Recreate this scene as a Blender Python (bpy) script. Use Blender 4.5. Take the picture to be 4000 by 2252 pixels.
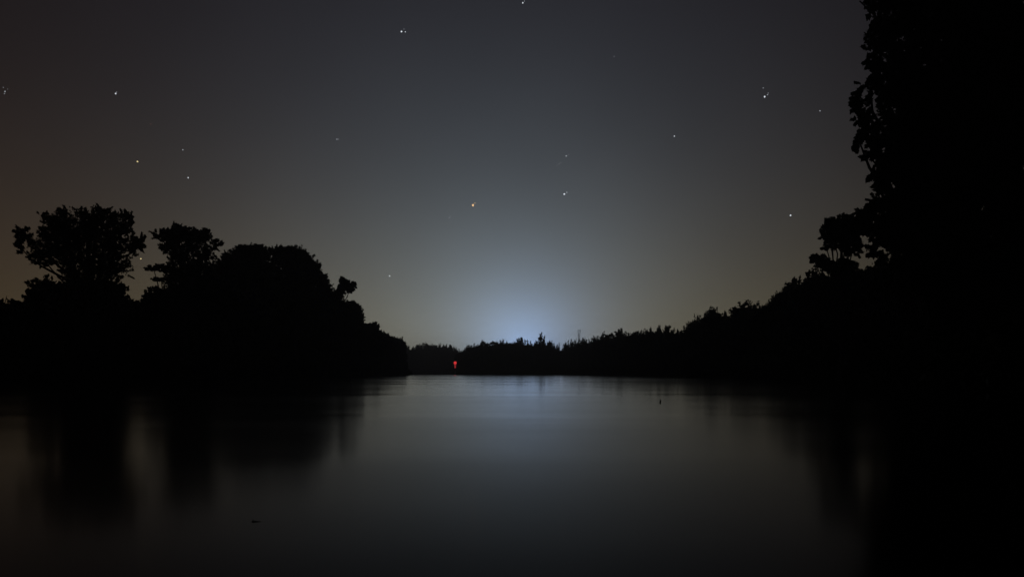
import bpy, math
import numpy as np
from mathutils import Vector

for o in list(bpy.data.objects):
    bpy.data.objects.remove(o, do_unlink=True)
scn = bpy.context.scene
C = scn.collection
rng = np.random.default_rng(11)

# ------------------------------------------------------------------ camera
CAM_H = 0.6                      # eye height above the water
FPX = 2890.0                     # focal length in pixels of the 4000-wide photograph
HORIZON = 1459.0                 # photo row of the horizon (level camera, lens shifted up)
cam = bpy.data.cameras.new('camera')
cam.sensor_width = 36.0
cam.lens = 36.0 * FPX / 4000.0
cam.clip_start = 0.1
cam.clip_end = 60000.0
camo = bpy.data.objects.new('camera', cam)
camo.location = (0, 0, CAM_H)
camo.rotation_euler = (math.radians(90), 0, 0)
cam.shift_y = (HORIZON - 1126.0) / 4000.0
C.objects.link(camo)
scn.camera = camo

# ------------------------------------------------------------------ world: night sky with a town's light dome
w = bpy.data.worlds.new('World')
scn.world = w
w.use_nodes = True
nt = w.node_tree
nt.nodes.clear()
N = nt.nodes.new
LK = nt.links.new


def mth(op, a, b=None):
    n = N('ShaderNodeMath')
    n.operation = op
    for i, v in enumerate((a, b)):
        if v is None:
            continue
        if isinstance(v, (int, float)):
            n.inputs[i].default_value = v
        else:
            LK(v, n.inputs[i])
    return n.outputs[0]


tc = N('ShaderNodeTexCoord')
DIRV = tc.outputs['Generated']


def ang_to(v):
    n = N('ShaderNodeVectorMath')
    n.operation = 'DOT_PRODUCT'
    LK(DIRV, n.inputs[0])
    n.inputs[1].default_value = Vector(v).normalized()
    c = mth('MINIMUM', mth('MAXIMUM', n.outputs['Value'], -0.99999), 0.99999)
    return mth('MULTIPLY', mth('ARCCOSINE', c), 57.29578)


def expo(a, scale):
    return mth('EXPONENT', mth('MULTIPLY', a, -1.0 / scale))


sep = N('ShaderNodeSeparateXYZ')
LK(DIRV, sep.inputs[0])
elev = mth('MULTIPLY', mth('ARCSINE', mth('MAXIMUM', sep.outputs['Z'], 0.0)), 57.29578)
th = ang_to((0.0155, 0.9996, 0.0205))      # heart of the glow, just above the far trees
t2 = ang_to((-0.0207, 0.9997, 0.0154))     # wide dome
tw = ang_to((-0.667, 0.745, 0.0064))       # a second, faint warm glow far left
TERMS = [
    (expo(th, 2.5), (0.25, 0.55, 1.22)),
    (expo(t2, 9.0), (0.117, 0.220, 0.290)),
    (expo(t2, 20.0), (0.049, 0.034, 0.044)),
    (mth('MULTIPLY', expo(elev, 7.0), expo(t2, 22.0)), (0.320, 0.235, 0.050)),
    (expo(tw, 9.0), (0.036, 0.016, 0.009)),
]
sky = N('ShaderNodeTexSky')
sky.sky_type = 'NISHITA'
sky.sun_disc = False
sky.sun_elevation = math.radians(-8)       # the sun is well below the horizon
sky.sun_rotation = math.radians(1)
sky.altitude = 100
bg = N('ShaderNodeBackground')
LK(sky.outputs[0], bg.inputs['Color'])
bg.inputs['Strength'].default_value = 0.05
acc = None
for fac, col in TERMS:
    m = N('ShaderNodeMix')
    m.data_type = 'RGBA'
    m.inputs[6].default_value = (0, 0, 0, 1)
    m.inputs[7].default_value = (*col, 1)
    m.clamp_factor = False
    LK(fac, m.inputs[0])
    if acc is None:
        acc = m.outputs[2]
    else:
        a = N('ShaderNodeMix')
        a.data_type = 'RGBA'
        a.blend_type = 'ADD'
        a.inputs[0].default_value = 1
        LK(acc, a.inputs[6])
        LK(m.outputs[2], a.inputs[7])
        acc = a.outputs[2]
# thin uneven veil in the air: very soft brightness variation over the whole sky
vn = N('ShaderNodeTexNoise')
vn.inputs['Scale'].default_value = 3.0
vn.inputs['Detail'].default_value = 3.0
LK(DIRV, vn.inputs['Vector'])
veil = mth('ADD', mth('MULTIPLY', vn.outputs['Fac'], 0.30), 0.85)
bg2 = N('ShaderNodeBackground')
LK(acc, bg2.inputs['Color'])
LK(veil, bg2.inputs['Strength'])
bg3 = N('ShaderNodeBackground')
bg3.inputs['Color'].default_value = (0.0010, 0.0009, 0.0012, 1)
bg3.inputs['Strength'].default_value = 1.0
ad = N('ShaderNodeAddShader')
ad2 = N('ShaderNodeAddShader')
LK(bg.outputs[0], ad.inputs[0])
LK(bg2.outputs[0], ad.inputs[1])
LK(ad.outputs[0], ad2.inputs[0])
LK(bg3.outputs[0], ad2.inputs[1])
wo = N('ShaderNodeOutputWorld')
LK(ad2.outputs[0], wo.inputs['Surface'])

vs = scn.view_settings
vs.view_transform = 'Standard'
vs.look = 'None'
vs.exposure = 0.0
vs.gamma = 1.0
vs.use_curve_mapping = False


# ------------------------------------------------------------------ helpers
def P(px, py, d):
    """photo pixel -> world point at forward distance d (metres)"""
    return ((px - 2000.0) / FPX * d, d, CAM_H + d * (HORIZON - py) / FPX)


def on_water(px, py):
    return P(px, py, CAM_H * FPX / (py - HORIZON))


def tag(o, label=None, cat=None, group=None, kind=None):
    if label:
        o['label'] = label
    if cat:
        o['category'] = cat
    if group:
        o['group'] = group
    if kind:
        o['kind'] = kind
    return o


def link(name, data, parent=None, mat=None):
    o = bpy.data.objects.new(name, data)
    C.objects.link(o)
    if mat is not None and data is not None and not data.materials:
        data.materials.append(mat)
    if parent is not None:
        o.parent = parent
    return o


def mesh_np(name, V, F, mat=None, smooth=False):
    """V (n,3), F (m,k) all faces with k corners"""
    me = bpy.data.meshes.new(name)
    V = np.asarray(V, dtype=np.float32)
    F = np.asarray(F, dtype=np.int32)
    m, k = F.shape
    me.vertices.add(len(V))
    me.vertices.foreach_set('co', V.ravel())
    me.loops.add(m * k)
    me.loops.foreach_set('vertex_index', F.ravel())
    me.polygons.add(m)
    me.polygons.foreach_set('loop_start', np.arange(0, m * k, k, dtype=np.int32))
    me.polygons.foreach_set('loop_total', np.full(m, k, dtype=np.int32))
    me.polygons.foreach_set('use_smooth', np.full(m, smooth, dtype=bool))
    me.update(calc_edges=True)
    if mat is not None:
        me.materials.append(mat)
    return me


def tubes(paths, sides=7):
    """list of (points, radii) -> V, F quads"""
    VV, FF = [], []
    off = 0
    for pts, rad in paths:
        pts = np.asarray(pts, float)
        n = len(pts)
        ring = []
        for i in range(n):
            t = pts[min(i + 1, n - 1)] - pts[max(i - 1, 0)]
            t = t / (np.linalg.norm(t) + 1e-9)
            a = np.array([1.0, 0, 0]) if abs(t[0]) < 0.8 else np.array([0, 1.0, 0])
            u = np.cross(t, a)
            u /= np.linalg.norm(u)
            v = np.cross(t, u)
            an = np.linspace(0, 2 * math.pi, sides, endpoint=False)
            ring.append(pts[i] + rad[i] * (np.cos(an)[:, None] * u + np.sin(an)[:, None] * v))
        VV.append(np.concatenate(ring))
        for i in range(n - 1):
            for j in range(sides):
                j2 = (j + 1) % sides
                FF.append((off + i * sides + j, off + i * sides + j2, off + (i + 1) * sides + j2, off + (i + 1) * sides + j))
        off += n * sides
    return np.concatenate(VV), np.array(FF)


# ------------------------------------------------------------------ materials
def pmat(name):
    m = bpy.data.materials.new(name)
    m.use_nodes = True
    t = m.node_tree
    b = t.nodes['Principled BSDF']
    return m, t, b


def noise_col(t, b, c1, c2, scale, detail=4, coord='Object'):
    tcn = t.nodes.new('ShaderNodeTexCoord')
    n = t.nodes.new('ShaderNodeTexNoise')
    n.inputs['Scale'].default_value = scale
    n.inputs['Detail'].default_value = detail
    t.links.new(tcn.outputs[coord], n.inputs['Vector'])
    r = t.nodes.new('ShaderNodeValToRGB')
    r.color_ramp.elements[0].color = (*c1, 1)
    r.color_ramp.elements[1].color = (*c2, 1)
    r.color_ramp.elements[0].position = 0.3
    r.color_ramp.elements[1].position = 0.7
    t.links.new(n.outputs['Fac'], r.inputs[0])
    t.links.new(r.outputs[0], b.inputs['Base Color'])
    return n, r


def leaf_material(name, c1, c2):
    m, t, b = pmat(name)
    noise_col(t, b, c1, c2, 0.35)
    b.inputs['Roughness'].default_value = 0.75
    b.inputs['Specular IOR Level'].default_value = 0.2
    return m


LEAF_A = leaf_material('leaf_willow', (0.030, 0.042, 0.016), (0.060, 0.075, 0.030))
LEAF_B = leaf_material('leaf_poplar', (0.032, 0.045, 0.018), (0.055, 0.070, 0.028))
LEAF_C = leaf_material('leaf_alder', (0.024, 0.036, 0.014), (0.045, 0.058, 0.022))
BARK, t_, b_ = pmat('bark')
noise_col(t_, b_, (0.035, 0.028, 0.022), (0.085, 0.070, 0.055), 6.0)
b_.inputs['Roughness'].default_value = 0.9
SOIL, t_, b_ = pmat('bank_soil_and_grass')
noise_col(t_, b_, (0.022, 0.028, 0.012), (0.050, 0.046, 0.030), 0.6)
b_.inputs['Roughness'].default_value = 0.95
STEEL, t_, b_ = pmat('galvanised_steel')
noise_col(t_, b_, (0.14, 0.14, 0.145), (0.24, 0.24, 0.24), 2.0)
b_.inputs['Metallic'].default_value = 0.5
b_.inputs['Roughness'].default_value = 0.6
REDP, t_, b_ = pmat('red_paint')
noise_col(t_, b_, (0.45, 0.03, 0.02), (0.60, 0.05, 0.035), 3.0)
b_.inputs['Roughness'].default_value = 0.5
WPNT, t_, b_ = pmat('grey_paint')
noise_col(t_, b_, (0.30, 0.29, 0.28), (0.48, 0.47, 0.45), 3.0)
b_.inputs['Roughness'].default_value = 0.6
DEADW, t_, b_ = pmat('wet_dead_wood')
noise_col(t_, b_, (0.012, 0.010, 0.008), (0.035, 0.028, 0.022), 9.0)
b_.inputs['Roughness'].default_value = 0.7

# water: dark river, finely rippled so that reflections smear downwards
WATER, t_, b_ = pmat('river_water')
b_.inputs['Base Color'].default_value = (0.006, 0.007, 0.007, 1)
WIOR = 1.16
RPROF = [(0, .14), (60, .10), (2.5, .14), (5, .13), (7, .125), (10, .12), (18, .105)]
LEAN = 0.019         # shading normals tilted toward the near bank, added to shift reflections up
b_.inputs['IOR'].default_value = WIOR
tcn = t_.nodes.new('ShaderNodeTexCoord')
mp = t_.nodes.new('ShaderNodeMapping')
mp.inputs['Scale'].default_value = (0.02, 0.10, 1)
t_.links.new(tcn.outputs['Object'], mp.inputs['Vector'])
nz = t_.nodes.new('ShaderNodeTexNoise')
nz.inputs['Scale'].default_value = 1.0
nz.inputs['Detail'].default_value = 5.0
nz.inputs['Roughness'].default_value = 0.6
t_.links.new(mp.outputs[0], nz.inputs['Vector'])
mr = t_.nodes.new('ShaderNodeMapRange')             # wind bands: rougher and smoother water
mr.inputs['From Min'].default_value = 0.3
mr.inputs['From Max'].default_value = 0.72
mr.inputs['To Min'].default_value = -0.035
mr.inputs['To Max'].default_value = 0.045
t_.links.new(nz.outputs['Fac'], mr.inputs['Value'])
sx_ = t_.nodes.new('ShaderNodeSeparateXYZ')
t_.links.new(tcn.outputs['Object'], sx_.inputs[0])
sc_ = t_.nodes.new('ShaderNodeMapRange')            # choppier toward the near bank
sc_.inputs['From Min'].default_value = 0.0
sc_.inputs['From Max'].default_value = 60.0
t_.links.new(sx_.outputs['Y'], sc_.inputs['Value'])
cr_ = t_.nodes.new('ShaderNodeFloatCurve')
cv = cr_.mapping.curves[0]
for i, (px_, py_) in enumerate(RPROF):
    if i < 2:
        cv.points[i].location = (px_ / 60.0, py_)
    else:
        cv.points.new(px_ / 60.0, py_)
cr_.mapping.update()
t_.links.new(sc_.outputs[0], cr_.inputs['Value'])
sm_ = t_.nodes.new('ShaderNodeMath')
sm_.operation = 'ADD'
t_.links.new(cr_.outputs[0], sm_.inputs[0])
t_.links.new(mr.outputs[0], sm_.inputs[1])
t_.links.new(sm_.outputs[0], b_.inputs['Roughness'])
nz2 = t_.nodes.new('ShaderNodeTexNoise')
nz2.inputs['Scale'].default_value = 0.5
nz2.inputs['Detail'].default_value = 2.0
t_.links.new(tcn.outputs['Object'], nz2.inputs['Vector'])
v1 = t_.nodes.new('ShaderNodeVectorMath')
v1.operation = 'MULTIPLY_ADD'
v1.inputs[1].default_value = (0.012, 0.012, 0)
ln_ = t_.nodes.new('ShaderNodeMath')               # the lean changes from wind band to wind band
ln_.operation = 'MULTIPLY_ADD'
ln_.inputs[1].default_value = -LEAN * 1.7
ln_.inputs[2].default_value = -0.006 - LEAN * 0.15
t_.links.new(nz.outputs['Fac'], ln_.inputs[0])
cx_ = t_.nodes.new('ShaderNodeCombineXYZ')
cx_.inputs['X'].default_value = -0.006
cx_.inputs['Z'].default_value = 1.0
t_.links.new(ln_.outputs[0], cx_.inputs['Y'])
t_.links.new(cx_.outputs[0], v1.inputs[2])
t_.links.new(nz2.outputs['Color'], v1.inputs[0])
v2 = t_.nodes.new('ShaderNodeVectorMath')
v2.operation = 'NORMALIZE'
t_.links.new(v1.outputs[0], v2.inputs[0])
t_.links.new(v2.outputs[0], b_.inputs['Normal'])


# ------------------------------------------------------------------ terrain: one sheet with the river bed cut into it
YB = np.array([-60, -5, 8, 20, 40, 60, 90, 130, 200, 300, 318, 345, 420, 520, 600, 3000.])
XR_ = np.array([3, 3, 7, 15, 23, 29, 34, 36, 36.5, 36, 36, 35.5, 33, 29, 26, 26.])
XL_ = np.array([-70, -60, -52, -48, -45, -43, -43, -42, -43, -42.5, -43, -70, -160, -330, -420, -420.])
FAR_Y = 492.0


def bank_noise(y):
    return 1.1 * np.sin(y * 0.21) + 0.7 * np.sin(y * 0.53 + 1.0) + 0.4 * np.sin(y * 1.1 + 2)


def xr(y):
    return np.interp(y, YB, XR_) + bank_noise(y) * np.clip(np.abs(y) / 120, 0.1, 1)


def xl(y):
    return np.interp(y, YB, XL_) + bank_noise(y + 40) * np.clip(np.abs(y) / 120, 0.1, 1)


def far_y(x):
    return np.interp(x, [-420, -300, -160, -70, -30, 40], [790, 760, 735, 705, 500, 486]) + 1.5 * np.sin(x * 0.15)


def inside_water(x, y):
    """signed distance-like value, positive inside the river"""
    a = np.minimum(xr(y) - x, x - xl(y))
    a = np.minimum(a, far_y(x) - y)
    a = np.minimum(a, 1.6 * (y - 1.3) - 0.02 * np.abs(x))     # near bank, where the photographer stands
    return a


def ground_z(x, y):
    s = inside_water(x, y)
    t = np.clip((-s + 1.0) / 7.0, 0, 1)
    z = -0.9 + 2.3 * (t * t * (3 - 2 * t))
    z = z + np.where(s < -6, 0.25 * np.sin(x * 0.07) * np.cos(y * 0.05), 0)
    return np.where(s > 1.0, -0.9, z)


def axis(lo, hi, inner, step, n_out):
    a = np.arange(-inner, inner + step / 2, step)
    k = np.linspace(0, 1, n_out + 1)[1:] ** 2
    return np.concatenate([(-inner + (lo + inner) * k)[::-1], a, inner + (hi - inner) * k])


gx = axis(-2600, 2600, 90, 2.0, 40)
gy = np.concatenate([-600 * (np.linspace(0, 1, 12)[::-1][:-1]) - 20, np.arange(-20, 130, 2.5), np.arange(130, 760, 7.0), 760 + 2100 * np.linspace(0, 1, 16)[1:] ** 1.5])
GX, GY = np.meshgrid(gx, gy)
GZ = ground_z(GX, GY)
V = np.stack([GX.ravel(), GY.ravel(), GZ.ravel()], 1)
nx, ny = len(gx), len(gy)
I, J = np.meshgrid(np.arange(nx - 1), np.arange(ny - 1))
i0 = (J * nx + I).ravel()
F = np.stack([i0, i0 + 1, i0 + nx + 1, i0 + nx], 1)
ground = link('ground', mesh_np('ground', V, F, SOIL, True))
tag(ground, 'dark low river banks of soil and grass under the trees', None, None, 'structure')

wv = np.array([[-900, -120, 0], [900, -120, 0], [900, 1100, 0], [-900, 1100, 0]], float)
water = link('river_water', mesh_np('river_water', wv, np.array([[0, 1, 2, 3]]), WATER))
tag(water, 'calm dark river reflecting the blue white glow', None, None, 'structure')


def gz(x, y):
    return float(ground_z(np.array([x]), np.array([y]))[0])


# ------------------------------------------------------------------ foliage
def unit(n):
    v = rng.normal(size=(n, 3))
    return v / np.linalg.norm(v, axis=1)[:, None]


def leaves_mesh(name, cen, size, mat, zsq=1.0):
    n = len(cen)
    u = unit(n)
    a = unit(n)
    v = np.cross(u, a)
    v /= (np.linalg.norm(v, axis=1)[:, None] + 1e-9)
    s = (size * rng.uniform(0.6, 1.35, n))[:, None]
    V = np.empty((n, 4, 3))
    V[:, 0] = cen - u * s
    V[:, 1] = cen + v * s * 0.5 + u * s * 0.1
    V[:, 2] = cen + u * s
    V[:, 3] = cen - v * s * 0.5 + u * s * 0.1
    V[:, :, 2] = cen[:, None, 2] + (V[:, :, 2] - cen[:, None, 2]) * zsq
    F = np.arange(n * 4).reshape(n, 4)
    return mesh_np(name, V.reshape(-1, 3), F, mat)


def clump_points(c, r, tufts, per, up=0.35, spread=0.2, length=0.35, hollow=0.45, fringe=0.22):
    """leaf positions of one foliage clump: tufts that fan outward and upward"""
    c = np.asarray(c, float)
    r = np.asarray(r, float)
    d = unit(tufts)
    rad = rng.uniform(0, 1, tufts) ** hollow
    tc_ = d * rad[:, None]
    out = d + np.array([0, 0, up])
    out /= np.linalg.norm(out, axis=1)[:, None]
    k = rng.uniform(0, 1, (tufts, per, 1))
    ln = (length * rng.uniform(0.5, 1.3, (tufts, 1, 1)))
    pts = tc_[:, None, :] * (1 - length * 0.55) + out[:, None, :] * k * ln
    pts = pts + rng.normal(size=(tufts, per, 3)) * spread * 0.5 * (1.1 - 0.6 * k)
    # stray sprigs that stick out of the clump's outline
    nf = max(3, int(tufts * fringe))
    d2 = unit(nf)
    o2 = d2 + unit(nf) * 0.6 + np.array([0, 0, up])
    o2 /= np.linalg.norm(o2, axis=1)[:, None]
    k2 = rng.uniform(0, 1, (nf, per, 1)) ** 0.8
    l2 = rng.uniform(0.25, 0.62, (nf, 1, 1))
    p2 = d2[:, None, :] * 0.8 + o2[:, None, :] * k2 * l2 + rng.normal(size=(nf, per, 3)) * spread * 0.28 * (1.15 - 0.9 * k2)
    return (np.concatenate([pts.reshape(-1, 3), p2.reshape(-1, 3)]) * r + c)


def limb_path(a, b, r0, r1, sag=0.12, n=6):
    a = np.asarray(a, float)
    b = np.asarray(b, float)
    L = np.linalg.norm(b - a)
    t = np.linspace(0, 1, n)[:, None]
    j = rng.normal(size=(n, 3)) * 0.03 * L
    j[0] = 0
    bend = np.array([0, 0, 1.0]) * sag * L
    p = a + (b - a) * t - bend * (t * (1 - t)) + j
    return p, np.linspace(r0, r1, n)


def hero_tree(name, base_px, d, clumps, leaf, mat, label, group=None, trunk_r=0.45, dens=1.0, bend=0.0,
              trunk_top=None, cat='tree', kz=1.0, limbs=True, up=0.35):
    """a tree with its own crown: clumps = (px, py, rx_px, ry_px[, depth offset m])"""
    bx_, by_, _ = P(base_px, 1445, d)
    base = np.array([bx_, by_, gz(bx_, by_) - 0.15])
    root = bpy.data.objects.new(name, None)
    root.location = base
    C.objects.link(root)
    tag(root, label, cat, group)
    cl = []
    for q in clumps:
        dd = q[4] if len(q) > 4 else rng.uniform(-1, 1) * 0.012 * d
        c = np.array(P(q[0], q[1], d + dd)) - base
        m = d / FPX
        rx_, rz_ = q[2] * m, q[3] * m
        cl.append((c, np.array([rx_, (rx_ + rz_) * 0.5, rz_])))
    top = np.mean([c for c, r in cl], axis=0) if trunk_top is None else np.array(P(trunk_top[0], trunk_top[1], d)) - base
    n = 8
    t = np.linspace(0, 1, n)[:, None]
    tp = np.array([0, 0, -0.3]) * (1 - t) + top * t + np.array([bend, 0, 0]) * np.sin(t * math.pi)
    tp[1:-1] += rng.normal(size=(n - 2, 3)) * 0.12
    V, F = tubes([(tp, np.linspace(trunk_r * 1.25, trunk_r * 0.35, n))], 9)
    tr = link('trunk', mesh_np('trunk', V, F, BARK, True), root)
    pts = []
    for c, r in cl:
        if limbs:
            k = np.clip(0.30 + 0.6 * (c[2] / max(top[2], 1e-3)) - 0.25, 0.25, 0.95)
            i = int(k * (n - 1))
            p, rr = limb_path(tp[i], c + np.array([0, 0, r[2] * 0.3]), trunk_r * 0.38, 0.04)
            V, F = tubes([(p, rr)], 6)
            link('limb', mesh_np('limb', V, F, BARK, True), tr)
        rm = r.mean()
        nt_ = int(np.clip(dens * 14.0 * (rm / (leaf * 2.2)) ** 1.6, 16, 900))
        pts.append(clump_points(c, r, nt_, 24, up=up))
    pts = np.concatenate(pts)
    link('crown', leaves_mesh('crown', pts, leaf, mat), root)
    return root


# --- prototype trees for the rows: unit height 1, unit half-width 0.5, base at z=0
def proto(kind, leaf, n, zsq):
    pts = []
    if kind == 'round':
        cs = [(0, 0, .66, .36, .32), (.2, .1, .5, .26, .22), (-.22, -.05, .52, .26, .24), (.05, -.2, .78, .22, .2), (-.1, .18, .75, .24, .2), (.0, 0, .36, .4, .22)]
    elif kind == 'dome':
        cs = [(0, 0, .6, .44, .38), (.25, 0, .5, .24, .26), (-.26, .1, .5, .22, .26), (0, 0, .3, .42, .22), (.1, -.15, .8, .25, .19)]
    elif kind == 'spire':
        cs = [(0, 0, .88, .17, .12), (.03, 0, .77, .25, .15), (-.05, .05, .64, .32, .17), (.08, -.04, .5, .38, .18), (0, 0, .32, .42, .2)]
    elif kind == 'column':
        cs = [(0, 0, .9, .2, .1), (.05, 0, .75, .32, .16), (-.05, .05, .56, .38, .18), (0, 0, .36, .4, .2), (0, 0, .18, .3, .12)]
    elif kind == 'lobes':
        cs = [(-.22, 0, .72, .22, .2), (.2, .05, .8, .22, .18), (.0, -.1, .6, .34, .22), (.32, 0, .55, .18, .16), (-.34, .1, .5, .17, .17), (0, 0, .32, .42, .22), (0, .1, .88, .12, .1)]
    else:  # brush
        cs = [(0, 0, .55, .38, .3), (-.2, 0, .78, .14, .2), (.1, .05, .85, .12, .14), (.28, 0, .7, .13, .2), (-.05, -.1, .7, .2, .2), (0, 0, .3, .44, .22)]
    tot = sum(c[3] * c[3] * c[4] for c in cs)
    for c in cs:
        k = max(10, int(n * (c[3] * c[3] * c[4]) / tot))
        pts.append(clump_points(c[:3], (c[3], c[3], c[4]), k, 20, up=0.25, spread=0.2, length=0.28, fringe=0.07))
    crown = leaves_mesh('crown', np.concatenate(pts), leaf, [LEAF_A, LEAF_B, LEAF_C][int(rng.integers(3))], zsq)
    paths = [(np.array([[0, 0, -0.02], [.01, 0, .2], [-.01, .01, .45], [0, 0, .7]]), [.022, .017, .012, .005])]
    for c in cs[:4]:
        paths.append(limb_path((0, 0, max(.15, c[2] - .3)), (c[0], c[1], c[2]), .009, .002))
    V, F = tubes(paths, 6)
    return crown, mesh_np('trunk', V, F, BARK, True)


KINDS = ['round', 'dome', 'spire', 'column', 'lobes', 'brush']
PROTO = {}
for k in KINDS:
    PROTO['far', k] = [proto(k, 0.065, 330, 0.3) for _ in range(2)]
    PROTO['mid', k] = [proto(k, 0.042, 620, 0.45) for _ in range(2)]


def row_tree(name, px, py, wpx, d, cls, kind, label, group):
    x, y, z = P(px, py, d)
    g = gz(x, y) - 0.1
    h = (z - g) / 1.02
    wid = wpx * d / FPX
    root = bpy.data.objects.new(name, None)
    root.location = (x, y, g)
    root.rotation_euler = (0, 0, 0)
    C.objects.link(root)
    tag(root, label, 'tree', group)
    crown, trunk = PROTO[cls, kind][int(rng.integers(2))]
    ry = float(rng.uniform(0, 6.28))
    for nm, me in (('trunk', trunk), ('crown', crown)):
        o = link(nm, me, root)
        o.scale = (wid, wid, h)
        o.rotation_euler = (0, 0, ry)
    return root


ORD = ['first', 'second', 'third', 'fourth', 'fifth', 'sixth', 'seventh', 'eighth', 'ninth', 'tenth', 'eleventh', 'twelfth',
       'thirteenth', 'fourteenth', 'fifteenth', 'sixteenth', 'seventeenth', 'eighteenth', 'nineteenth', 'twentieth',
       'twenty-first', 'twenty-second', 'twenty-third', 'twenty-fourth', 'twenty-fifth', 'twenty-sixth', 'twenty-seventh',
       'twenty-eighth', 'twenty-ninth', 'thirtieth', 'thirty-first', 'thirty-second', 'thirty-third', 'thirty-fourth']
LOOK = {'round': 'round-crowned', 'dome': 'broad domed', 'spire': 'pointed', 'column': 'slim columnar', 'lobes': 'uneven-topped', 'brush': 'ragged-topped'}

# ------------------------------------------------------------------ left bank: the two tall trees, the big mass, the headland
hero_tree('tall_tree', 345, 82, [
    (300, 880, 100, 62), (400, 870, 75, 60), (215, 895, 60, 55), (470, 880, 48, 48), (350, 960, 130, 75), (210, 965, 95, 55),
    (490, 960, 62, 42), (545, 945, 26, 34), (90, 925, 36, 46), (70, 960, 22, 28), (165, 1010, 50, 34), (430, 1040, 78, 52),
    (300, 1050, 62, 70), (380, 1120, 100, 62), (465, 1120, 26, 30), (170, 1125, 62, 46), (125, 1165, 34, 30), (230, 1150, 44, 40),
    (320, 1180, 90, 40), (240, 828, 20, 18), (400, 822, 24, 16), (500, 850, 20, 28), (175, 850, 26, 24), (320, 826, 26, 18)],
    0.16, LEAF_B, 'tallest wide-crowned tree at the left edge of the left bank', 'tall trees on the left bank', 0.55, dens=0.42, trunk_top=(350, 920))
hero_tree('tall_tree', 715, 98, [
    (700, 925, 62, 46), (640, 922, 44, 30), (770, 930, 52, 40), (690, 893, 22, 20), (728, 897, 16, 20), (800, 918, 28, 24),
    (840, 955, 28, 22), (735, 985, 78, 46), (660, 960, 38, 34), (815, 990, 26, 26), (725, 1050, 66, 50), (640, 1048, 46, 18),
    (590, 1052, 24, 14), (690, 1110, 52, 50), (625, 1092, 30, 10), (760, 1100, 50, 60), (602, 1140, 36, 24), (640, 1165, 60, 34),
    (720, 1170, 70, 46), (575, 1180, 26, 22), (790, 1045, 32, 40)],
    0.16, LEAF_A, 'tall tree with a fan-shaped brushy crown, second from the left edge', 'tall trees on the left bank', 0.5, dens=0.5, trunk_top=(720, 960), up=0.7)
hero_tree('spreading_tree', 940, 142, [
    (975, 990, 60, 34), (1010, 985, 40, 28), (930, 1015, 60, 40), (880, 1040, 44, 40), (950, 1080, 110, 70), (860, 1110, 70, 60),
    (945, 970, 22, 16), (1000, 966, 30, 14), (1030, 1060, 70, 60), (830, 1060, 26, 34), (900, 1180, 120, 70), (1020, 1160, 90, 80)],
    0.22, LEAF_C, 'broad tree with a flat-topped crown right of the fan-shaped tree', 'big trees massed on the left bank', 0.55, dens=0.7, trunk_top=(960, 1010))
hero_tree('spreading_tree', 1150, 150, [
    (1100, 1000, 46, 36), (1145, 1000, 50, 38), (1190, 1025, 44, 40), (1220, 1050, 34, 40), (1150, 1070, 90, 60), (1245, 1095, 36, 34),
    (1070, 990, 24, 24), (1100, 975, 24, 14), (1135, 972, 22, 12), (1180, 992, 20, 16), (1200, 1120, 84, 56), (1110, 1130, 80, 70),
    (1262, 1085, 16, 16), (1180, 1200, 100, 70), (1270, 1130, 30, 28)],
    0.22, LEAF_A, 'large domed tree at the middle of the left bank mass', 'big trees massed on the left bank', 0.6, dens=0.7, trunk_top=(1150, 1010))
hero_tree('leaning_tree', 1262, 164, [
    (1350, 1110, 26, 20), (1372, 1122, 20, 20), (1340, 1092, 14, 12), (1335, 1122, 18, 14), (1382, 1108, 12, 10), (1330, 1140, 20, 16), (1316, 1158, 22, 18), (1355, 1128, 26, 14),
    (1290, 1165, 44, 34), (1310, 1200, 50, 50), (1262, 1220, 60, 60)],
    0.24, LEAF_A, 'tree with one leafy bough sticking out toward the river from the left bank', None, 0.4, dens=1.0, trunk_top=(1320, 1150))
hero_tree('bank_tree', 1365, 186, [
    (1370, 1205, 34, 30), (1390, 1230, 30, 38), (1345, 1215, 30, 32), (1395, 1265, 28, 34), (1360, 1280, 60, 50), (1374, 1185, 16, 12), (1408, 1240, 14, 20)],
    0.28, LEAF_B, 'round tree on the left bank just below the leafy bough', None, 0.35, dens=1.1)
hero_tree('bank_tree', 1440, 215, [
    (1450, 1290, 34, 26), (1465, 1275, 18, 16), (1437, 1280, 16, 16), (1470, 1310, 26, 22), (1430, 1330, 40, 40), (1475, 1345, 34, 40)],
    0.30, LEAF_C, 'smaller tree stepping down toward the headland on the left bank', None, 0.3, dens=1.1)
hero_tree('bank_tree', 1510, 255, [
    (1500, 1318, 18, 22), (1512, 1330, 24, 24), (1490, 1350, 30, 36), (1520, 1370, 34, 40)],
    0.32, LEAF_A, 'pointed tree second from the tip of the left headland', None, 0.3, dens=1.1)
hero_tree('bank_tree', 1548, 300, [
    (1548, 1345, 30, 26), (1565, 1352, 22, 28), (1535, 1350, 24, 28), (1562, 1385, 25, 34), (1545, 1410, 40, 40), (1566, 1425, 18, 34)],
    0.36, LEAF_B, 'dark round tree at the very tip of the left headland', None, 0.3, dens=1.2)
# low willow scrub at the far left edge, in front of the tall trees
for i, (px, py, wpx, d, lb) in enumerate([
        (10, 1196, 150, 66, 'low scrub tree cut by the left edge of the photo'),
        (150, 1212, 190, 72, 'low scrub tree in front of the leftmost tall tree'),
        (400, 1190, 140, 84, 'low scrub tree under the right side of the leftmost tall tree'),
        (560, 1185, 130, 92, 'low scrub tree in the gap between the two tall trees'),
        (830, 1120, 220, 112, 'scrub tree under the fan-shaped tree, toward the big mass')]):
    row_tree('scrub_tree', px, py, wpx, d, 'mid', ['dome', 'round', 'dome', 'brush', 'round'][i], lb, 'scrub along the left bank')

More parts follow.
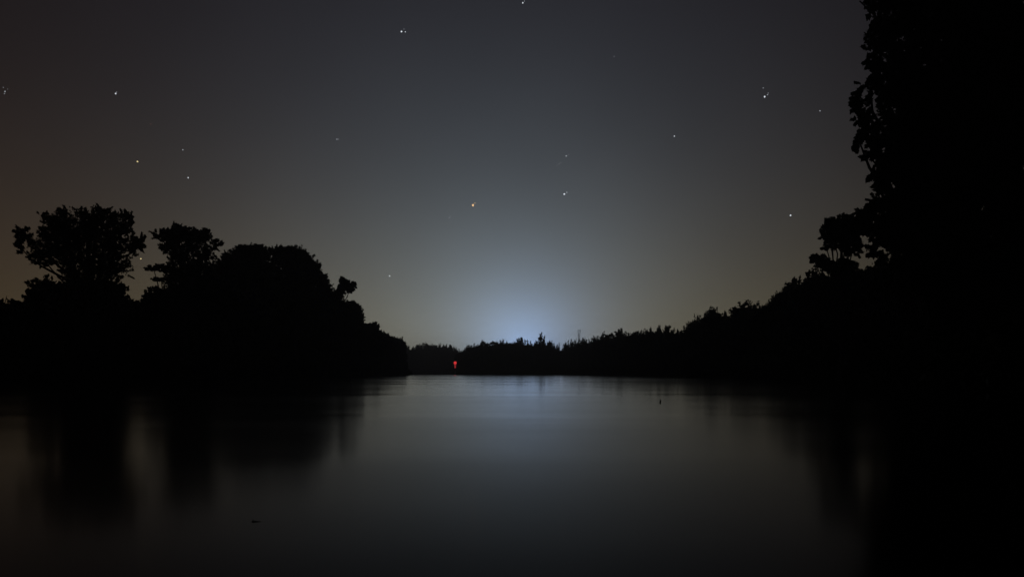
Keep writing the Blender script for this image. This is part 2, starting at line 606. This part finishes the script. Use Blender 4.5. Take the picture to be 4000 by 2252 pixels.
# ------------------------------------------------------------------ far hazy wood beyond the bend
far_wood = [(1592, 1347, 40, 'round'), (1612, 1351, 36, 'spire'), (1636, 1342, 46, 'dome'), (1662, 1338, 60, 'dome'), (1692, 1343, 52, 'dome'),
            (1716, 1343, 40, 'round'), (1738, 1342, 40, 'round'), (1757, 1340, 34, 'lobes'), (1776, 1351, 30, 'round'), (1792, 1358, 30, 'brush')]
for i, (px, py, wp, k) in enumerate(far_wood):
    row_tree('distant_tree', px, py, wp * 1.15, 720 + 8 * math.sin(i * 2.1), 'far', k,
             f'{LOOK[k]} hazy tree beyond the bend, {ORD[i]} from the headland', 'hazy trees beyond the bend')

# ------------------------------------------------------------------ far bank facing the camera
far_bank = [(1812, 1360, 26, 'brush'), (1829, 1345, 32, 'round'), (1849, 1336, 30, 'brush'), (1868, 1342, 28, 'lobes'), (1890, 1327, 40, 'round'),
            (1916, 1325, 40, 'lobes'), (1941, 1331, 34, 'round'), (1960, 1326, 32, 'dome'), (1980, 1332, 34, 'dome'), (2003, 1333, 34, 'round'),
            (2026, 1312, 46, 'lobes'), (2047, 1321, 32, 'brush'), (2061, 1325, 16, 'column'), (2072, 1327, 12, 'column'), (2084, 1337, 26, 'brush'),
            (2096, 1328, 26, 'round'), (2112, 1294, 27, 'column'), (2126, 1309, 16, 'column'), (2140, 1332, 24, 'round'), (2151, 1328, 26, 'dome'),
            (2164, 1336, 18, 'spire'), (2176, 1341, 18, 'spire'), (2184, 1333, 7, 'column')]
for i, (px, py, wp, k) in enumerate(far_bank):
    tall = {16: 'tall slim poplar rising highest above the far bank, beside the glow', 17: 'thin pointed poplar close right of the tallest far poplar',
            10: 'clumpy tree standing against the brightest glow on the far bank', 22: 'very thin poplar at the left side of the notch in the treeline'}
    yy = (735 if px < 1830 else 508) + 6 * math.sin(i * 1.7)
    yy = 508 + 6 * math.sin(i * 1.7)
    row_tree('far_bank_tree', px, py, wp * 1.25, yy, 'far', k,
             tall.get(i, f'{LOOK[k]} tree on the far bank, {ORD[i]} from its left end'), 'trees on the far bank')

# ------------------------------------------------------------------ right bank treeline, from the notch toward the camera
right = [(2204, 1340, 16, 'column'), (2217, 1325, 22, 'brush'), (2231, 1321, 16, 'spire'), (2246, 1327, 24, 'round'), (2262, 1322, 22, 'spire'),
         (2279, 1318, 26, 'round'), (2297, 1319, 22, 'brush'), (2312, 1316, 24, 'spire'), (2334, 1308, 34, 'round'), (2360, 1298, 34, 'round'),
         (2382, 1291, 34, 'lobes'), (2418, 1278, 60, 'spire'), (2440, 1290, 34, 'round'), (2463, 1294, 30, 'lobes'), (2498, 1283, 40, 'brush'),
         (2522, 1283, 28, 'dome'), (2542, 1277, 28, 'spire'), (2574, 1264, 40, 'spire'), (2608, 1263, 46, 'lobes'), (2636, 1273, 34, 'brush'),
         (2673, 1277, 40, 'round'), (2700, 1247, 48, 'lobes'), (2730, 1231, 54, 'round'), (2758, 1208, 40, 'brush'), (2786, 1196, 66, 'dome'),
         (2834, 1206, 56, 'brush'), (2870, 1208, 52, 'round'), (2926, 1171, 110, 'dome'), (2972, 1180, 60, 'brush'), (3005, 1160, 54, 'brush'),
         (3040, 1134, 60, 'round'), (3082, 1101, 80, 'dome'), (3125, 1068, 80, 'lobes'), (3175, 1046, 90, 'dome')]
for i, (px, py, wp, k) in enumerate(right):
    X = 40.0 + 1.8 * math.sin(i * 2.3)
    d = X * FPX / (px - 2000.0)
    if d > 470:
        d = 470 - i * 6
    special = {11: 'pointed-topped broad tree breaking the right treeline near the mast', 27: 'widest domed tree in the right bank treeline',
               33: 'big domed tree on the right bank beside the huge near tree', 0: 'slim columnar tree at the right side of the notch in the treeline'}
    row_tree('right_bank_tree', px, py, wp * 1.5, d, 'far' if d > 260 else 'mid', k,
             special.get(i, f'{LOOK[k]} tree in the right bank treeline, {ORD[i]} from the notch'), 'treeline on the right bank')

# ------------------------------------------------------------------ right foreground: small tree with a gap under it, then the huge trees
hero_tree('young_tree', 3290, 66, [
    (3255, 885, 38, 34), (3300, 870, 36, 30), (3330, 890, 36, 46), (3240, 920, 34, 34), (3285, 930, 60, 40), (3235, 868, 14, 14), (3312, 848, 14, 12),
    (3270, 860, 14, 12), (3225, 968, 22, 12), (3330, 960, 40, 44), (3202, 1015, 32, 22), (3230, 1035, 40, 22), (3290, 1045, 60, 34), (3180, 1005, 14, 14)],
    0.16, LEAF_B, 'small leafy tree in front of the huge tree, sky showing beneath its crown', None, 0.22, dens=0.9, trunk_top=(3290, 900), up=0.6)
edge = [(3430, 20, 50, 60), (3440, 130, 50, 50), (3420, 190, 46, 34), (3412, 240, 40, 34), (3440, 290, 46, 44), (3392, 335, 40, 34), (3362, 400, 44, 36),
        (3372, 450, 42, 36), (3395, 500, 44, 44), (3358, 540, 12, 26), (3344, 575, 8, 22), (3410, 560, 34, 36), (3400, 610, 38, 22), (3460, 640, 44, 44),
        (3420, 695, 36, 30), (3430, 740, 40, 22), (3440, 790, 50, 40), (3395, 830, 46, 34), (3400, 890, 60, 60)]
inner = []
for yy in range(-60, 1150, 95):
    for xx in range(3500, 3800, 95):
        inner.append((xx + float(rng.uniform(-25, 25)), yy + float(rng.uniform(-25, 25)), 80, 75, float(rng.uniform(-4, 3))))
hero_tree('huge_tree', 3640, 46, edge + inner, 0.15, LEAF_B, 'huge near tree towering out of the top of the photo on the right bank',
          'huge near trees on the right bank', 0.7, dens=0.5, trunk_top=(3640, 150))
inner2 = []
for yy in range(-80, 1250, 110):
    for xx in range(3780, 4150, 105):
        inner2.append((xx + float(rng.uniform(-25, 25)), yy + float(rng.uniform(-25, 25)), 92, 88, float(rng.uniform(-3, 4))))
hero_tree('huge_tree', 3930, 40, inner2, 0.15, LEAF_A, 'huge near tree filling the right edge of the photo', 'huge near trees on the right bank', 0.65,
          dens=0.4, trunk_top=(3930, 200))


# ------------------------------------------------------------------ undergrowth along the banks (uncountable)
def fill(px0, px1, step, prof, depth, rows, rad):
    """stacked clumps from the ground up to a given skyline (prof: px -> py)"""
    out = []
    xs, ys = zip(*prof)
    for px in np.arange(px0, px1, step):
        for k in range(rows):
            q = px + rng.uniform(-0.5, 0.5) * step
            d = depth(q, k)
            X, Y, zt_ = P(q, float(np.interp(q, xs, ys)) + rng.uniform(0, 14), d)
            g = gz(X, Y)
            r = rad * rng.uniform(0.8, 1.2)
            top = zt_ - r * 0.8
            z = g + r * 0.4
            while z < top + r * 0.9:
                out.append((X + rng.uniform(-.4, .4) * r, Y + rng.uniform(-.6, .6) * r, min(z, max(top, g + 0.4 * r)), r, r))
                z += r * 1.15
    return out


def scrub(name, spots, leaf, label, tufts=46, per=16):
    pts = [clump_points((x, y, z), (rx_, rx_, rz_), tufts, per, up=0.5, hollow=0.6) for (x, y, z, rx_, rz_) in spots]
    return tag(link(name, leaves_mesh(name, np.concatenate(pts), leaf, LEAF_C)), label, None, None, 'stuff')


LP = [(-100, 1205), (60, 1215), (150, 1210), (250, 1130), (435, 1130), (470, 1195), (570, 1200), (640, 1160), (780, 1120), (840, 1120), (900, 1100), (1000, 1085),
      (1180, 1110), (1240, 1150), (1290, 1200), (1340, 1240), (1400, 1275), (1420, 1310), (1480, 1345), (1560, 1370), (1580, 1400)]
sp = fill(-110, 1574, 16, LP, lambda px, k: (46.5 + 3.4 * k) * FPX / (2000 - px), 2, 2.6)
for y in np.arange(50, 300, 2.6):
    x = float(xl(np.array([y]))[0]) - 0.2 - rng.uniform(0, 1.2)
    sp.append((x, y, gz(x, y) + 1.0, rng.uniform(1.6, 2.4), rng.uniform(1.6, 3.0)))
scrub('left_bank_undergrowth', sp, 0.36, 'dense dark scrub at the foot of the left bank trees')
RP = [(2190, 1390), (2205, 1362), (2260, 1345), (2340, 1330), (2420, 1310), (2560, 1300), (2650, 1315), (2700, 1300), (2790, 1250), (2880, 1255), (2930, 1230),
      (3000, 1215), (3060, 1175), (3130, 1130), (3200, 1085), (3350, 1060), (4200, 950)]
sp = fill(2200, 3120, 13, RP, lambda px, k: min((41.0 + 3.6 * k) * FPX / (px - 2000), 480), 2, 2.5)
sp += fill(3100, 4150, 42, RP, lambda px, k: max((38.0 + 3.0 * k) * FPX / (px - 2000), 52 + 4 * k), 2, 2.4)
for y in np.arange(22, 470, 2.6):
    x = float(xr(np.array([y]))[0]) + 0.4 + rng.uniform(0, 1.2)
    sp.append((x, y, gz(x, y) + 1.0, rng.uniform(1.6, 2.4), rng.uniform(1.6, 3.0)))
scrub('right_bank_undergrowth', sp, 0.36, 'dense dark scrub at the foot of the right bank trees')
FP = [(1570, 1372), (1700, 1362), (1770, 1378), (1800, 1380), (1830, 1368), (1900, 1348), (2000, 1345), (2080, 1348), (2150, 1352), (2185, 1368), (2205, 1375)]
sp = fill(1575, 1812, 11, FP, lambda px, k: 716 + 8 * k, 2, 5.0) + fill(1796, 2206, 9, FP, lambda px, k: 502 + 7 * k, 2, 3.6)
scrub('far_bank_undergrowth', sp, 0.75, 'dark scrub along the far bank under the trees')

# ------------------------------------------------------------------ navigation light
bx, by, _ = P(1778, 1462, 452)
nav = bpy.data.objects.new('navigation_beacon', None)
nav.location = (bx, by, 0)
C.objects.link(nav)
tag(nav, 'tall post with a lit red lamp standing in the water by the far bank', 'beacon')
zt = P(1778, 1411, 452)[2]


def lathe(prof, sides=14):
    V, F = [], []
    for r, z in prof:
        for j in range(sides):
            a = 2 * math.pi * j / sides
            V.append((r * math.cos(a), r * math.sin(a), z))
    for i in range(len(prof) - 1):
        for j in range(sides):
            j2 = (j + 1) % sides
            F.append((i * sides + j, i * sides + j2, (i + 1) * sides + j2, (i + 1) * sides + j))
    return np.array(V), np.array(F)


RED_L, t_, b_ = pmat('red_lamp_glass')
b_.inputs['Base Color'].default_value = (0.5, 0.02, 0.02, 1)
b_.inputs['Emission Color'].default_value = (1.0, 0.055, 0.06, 1)
b_.inputs['Emission Strength'].default_value = 0.8
RED_T, t_, b_ = pmat('red_streak_glow')  # dimmer emission imitating the red streak below the lamp
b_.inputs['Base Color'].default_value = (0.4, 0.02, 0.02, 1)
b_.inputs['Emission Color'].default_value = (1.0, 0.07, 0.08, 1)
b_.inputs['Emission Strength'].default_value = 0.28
for nm, prof, mat in (
        ('pile', [(0.42, -0.9), (0.42, 2.3), (0.36, 2.35)], WPNT),
        ('daymark', [(0.36, 2.35), (0.40, 2.4), (0.42, 4.0), (0.30, 4.1)], REDP),
        ('streak_glow', [(0.40, 4.1), (0.55, zt - 1.75)], RED_T),  # glowing piece added for the lamp's fading red streak, not a second lamp
        ('collar', [(0.55, zt - 1.75), (0.75, zt - 1.70), (0.75, zt - 1.62), (0.5, zt - 1.6)], STEEL),
        ('lamp', [(0.55, zt - 1.60), (0.82, zt - 1.3), (0.86, zt - 0.6), (0.72, zt - 0.15), (0.35, zt), (0.01, zt + 0.05)], RED_L)):
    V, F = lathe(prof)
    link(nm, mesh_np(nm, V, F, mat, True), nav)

# ------------------------------------------------------------------ lattice mast behind the right treeline
mx, my, mz = P(2262, 1289, 560)
mg = gz(mx, my)
mast = bpy.data.objects.new('lattice_mast', None)
mast.location = (mx, my, mg)
C.objects.link(mast)
tag(mast, 'thin steel lattice mast rising behind the right bank treeline', 'mast')
H = mz - mg
hw = 0.62
for sx in (-1, 1):
    for sy in (-1, 1):
        V, F = tubes([(np.array([[sx * hw, sy * hw, -0.3], [sx * hw, sy * hw, H - 2.4], [sx * 0.95, sy * 0.95, H]]), [.13, .12, .12])], 5)
        link('leg', mesh_np('leg', V, F, STEEL), mast)
br = []
nb = 18
for i in range(nb):
    z0, z1 = (H - 2.4) * i / nb, (H - 2.4) * (i + 1) / nb
    s = 1 if i % 2 else -1
    for a, b in (((-1, -1), (1, -1)), ((1, -1), (1, 1)), ((1, 1), (-1, 1)), ((-1, 1), (-1, -1))):
        if s < 0:
            a, b = b, a
        br.append((np.array([[a[0] * hw, a[1] * hw, z0], [b[0] * hw, b[1] * hw, z1]]), [.06, .06]))
V, F = tubes(br, 4)
link('bracing', mesh_np('bracing', V, F, STEEL), mast)
V, F = tubes([(np.array([[-1.0, s, H], [1.0, s, H]]), [.13, .13]) for s in (-.95, .95)] + [(np.array([[s, -1.0, H], [s, 1.0, H]]), [.13, .13]) for s in (-.95, .95)], 5)
link('top_frame', mesh_np('top_frame', V, F, STEEL), mast)

# ------------------------------------------------------------------ small things in the water
x, y, z = on_water(995, 2036)
V, F = tubes([(np.array([[-.07, 0, .012], [-.02, .01, .02], [.06, .0, .012], [.16, .015, .004]]), [.012, .016, .010, .003]),
              (np.array([[-.02, .01, .02], [-.05, .02, .05], [-.06, .03, .065]]), [.008, .006, .003])], 7)
o = link('floating_twig', mesh_np('floating_twig', V, F, DEADW, True))
o.location = (x, y, 0)
o.scale = (.17, .17, .14)
tag(o, 'small dark twig floating on the open water at lower left', 'twig')
x, y, z = on_water(2578, 1572)
V, F = tubes([(np.array([[0, 0, -1.2], [.02, 0, .0], [.05, 0, .25], [.03, .02, .5]]), [.09, .085, .07, .03]),
              (np.array([[.04, 0, .15], [.12, .02, .28], [.15, .03, .36]]), [.04, .03, .01])], 8)
o = link('snag', mesh_np('snag', V, F, DEADW, True))
o.location = (x, y, 0)
o.scale = (.2, .2, .14)
tag(o, 'short dark snag poking out of the water toward the right bank', 'snag')

# ------------------------------------------------------------------ stars
STARD = 20000.0


def star_mat(name, col, s):
    m, t, b = pmat(name)
    b.inputs['Base Color'].default_value = (0, 0, 0, 1)
    b.inputs['Emission Color'].default_value = (*col, 1)
    b.inputs['Emission Strength'].default_value = s
    m.cycles.emission_sampling = 'NONE'
    return m


SM = {'b': star_mat('star_white', (0.86, 0.92, 1.0), 0.95), 'm': star_mat('star_pale', (0.8, 0.86, 0.95), 0.45),
      'f': star_mat('star_faint', (0.8, 0.85, 0.95), 0.22), 'o': star_mat('star_orange', (1.0, 0.62, 0.30), 1.0),
      'y': star_mat('star_yellow', (1.0, 0.80, 0.40), 0.85), 'r': star_mat('star_red', (0.9, 0.45, 0.35), 0.2)}


def blob(c, r):
    """irregular many-sided speck"""
    V, F = [], []
    a = np.array([[0, 0, 1], [0, 0, -1], [1, 0, 0], [.31, .95, 0], [-.81, .59, 0], [-.81, -.59, 0], [.31, -.95, 0]], float)
    a *= rng.uniform(0.75, 1.2, (7, 1))
    V = a * r + np.asarray(c)
    for i in range(5):
        p, q = 2 + i, 2 + (i + 1) % 5
        F += [(0, p, q), (1, q, p)]
    return V, np.array(F)


def star(px, py, m, size, label, sats=()):
    p = np.array(P(px, py, STARD))
    VV, FF = [], []
    off = 0
    for dx, dy, s in [(0, 0, size)] + list(sats):
        q = np.array(P(px + dx, py + dy, STARD)) - p
        V, F = blob(q, 0.85 * s * STARD / FPX)
        VV.append(V)
        FF.append(F + off)
        off += 7
    o = link('star', mesh_np('star', np.concatenate(VV), np.concatenate(FF), SM[m]))
    o.location = p
    tag(o, label, 'star', 'stars in the night sky')


star(2042, 12, 'b', 4.2, 'bright white star at the top edge of the sky above the glow', [(6, -7, 1.4)])
star(1568, 124, 'b', 4.2, 'bright white star near the top, left of the middle', [(15, 1, 2.4), (10, -10, 1.2)])
star(2399, 221, 'f', 3.2, 'faint bluish star high up, right of the middle')
star(452, 366, 'b', 4.4, 'bright lone white star in the upper left sky', [(4, -6, 1.6)])
star(20, 358, 'm', 3.4, 'star with tiny companions at the left edge of the sky', [(-7, -16, 2.2), (-3, 8, 2.2), (10, -10, 1.4)])
star(2987, 378, 'b', 4.6, 'brightest star of the tight cluster in the upper right sky', [])
star(2981, 344, 'm', 2.6, 'pale star at the top of the tight upper right cluster')
star(2998, 370, 'm', 3.0, 'pale star at the right of the tight upper right cluster', [(3, -6, 2.0)])
star(3203, 433, 'm', 2.8, 'small pale star just left of the huge tree')
star(2634, 532, 'b', 3.4, 'small white star alone in the middle right sky')
star(1316, 544, 'm', 3.2, 'small pale star left of the middle, above the left bank mass', [(6, 0, 2.0)])
star(714, 585, 'm', 2.9, 'small pale star high above the fan-shaped tree')
star(735, 694, 'b', 3.3, 'small white star above the fan-shaped tree, under another star')
star(537, 631, 'y', 4.2, 'yellow star above the gap between the two tall trees')
star(589, 484, 'r', 2.6, 'very faint reddish star in the left sky')
star(2212, 609, 'm', 3.6, 'white star uppermost of three above the right of the glow', [(10, -6, 1.6)])
star(2184, 640, 'f', 3.0, 'faint star speck between two brighter stars right of the middle', [(-8, 6, 2.4), (7, -5, 2.6)])
star(2204, 758, 'b', 4.4, 'bright white star lowest of three above the right of the glow', [(10, -7, 2.2)])
star(1848, 801, 'o', 6.4, 'bright orange star above the far bank, left of the glow', [(7, -8, 2.2)])
star(1755, 850, 'f', 3.4, 'faint star speck lower left of the orange star', [(4, -6, 3.0)])
star(2152, 909, 'f', 3.6, 'faint star speck low in the sky above the glow')
star(3088, 841, 'b', 4.2, 'bright white star low at the right, above the right bank trees')
star(1522, 1077, 'b', 3.2, 'small white star low, right of the leafy bough')
star(550, 1010, 'y', 3.6, 'small warm star just right of the tallest left tree')

# ------------------------------------------------------------------ thin night haze over the valley
hb = [(-2700, -700, -3), (2700, -700, -3), (2700, 3000, -3), (-2700, 3000, -3), (-2700, -700, 48), (2700, -700, 48), (2700, 3000, 48), (-2700, 3000, 48)]
hf = [(0, 3, 2, 1), (4, 5, 6, 7), (0, 1, 5, 4), (1, 2, 6, 5), (2, 3, 7, 6), (3, 0, 4, 7)]
HZ = bpy.data.materials.new('night_haze')
HZ.use_nodes = True
HZ.node_tree.nodes.clear()
pv = HZ.node_tree.nodes.new('ShaderNodeVolumePrincipled')
pv.inputs['Color'].default_value = (0.9, 0.9, 0.92, 1)
pv.inputs['Density'].default_value = 0.0006
pv.inputs['Anisotropy'].default_value = 0.55
ho = HZ.node_tree.nodes.new('ShaderNodeOutputMaterial')
HZ.node_tree.links.new(pv.outputs[0], ho.inputs['Volume'])
haze = link('haze', mesh_np('haze', np.array(hb, float), np.array(hf), HZ))
tag(haze, 'thin night haze over the river valley', None, None, 'stuff')
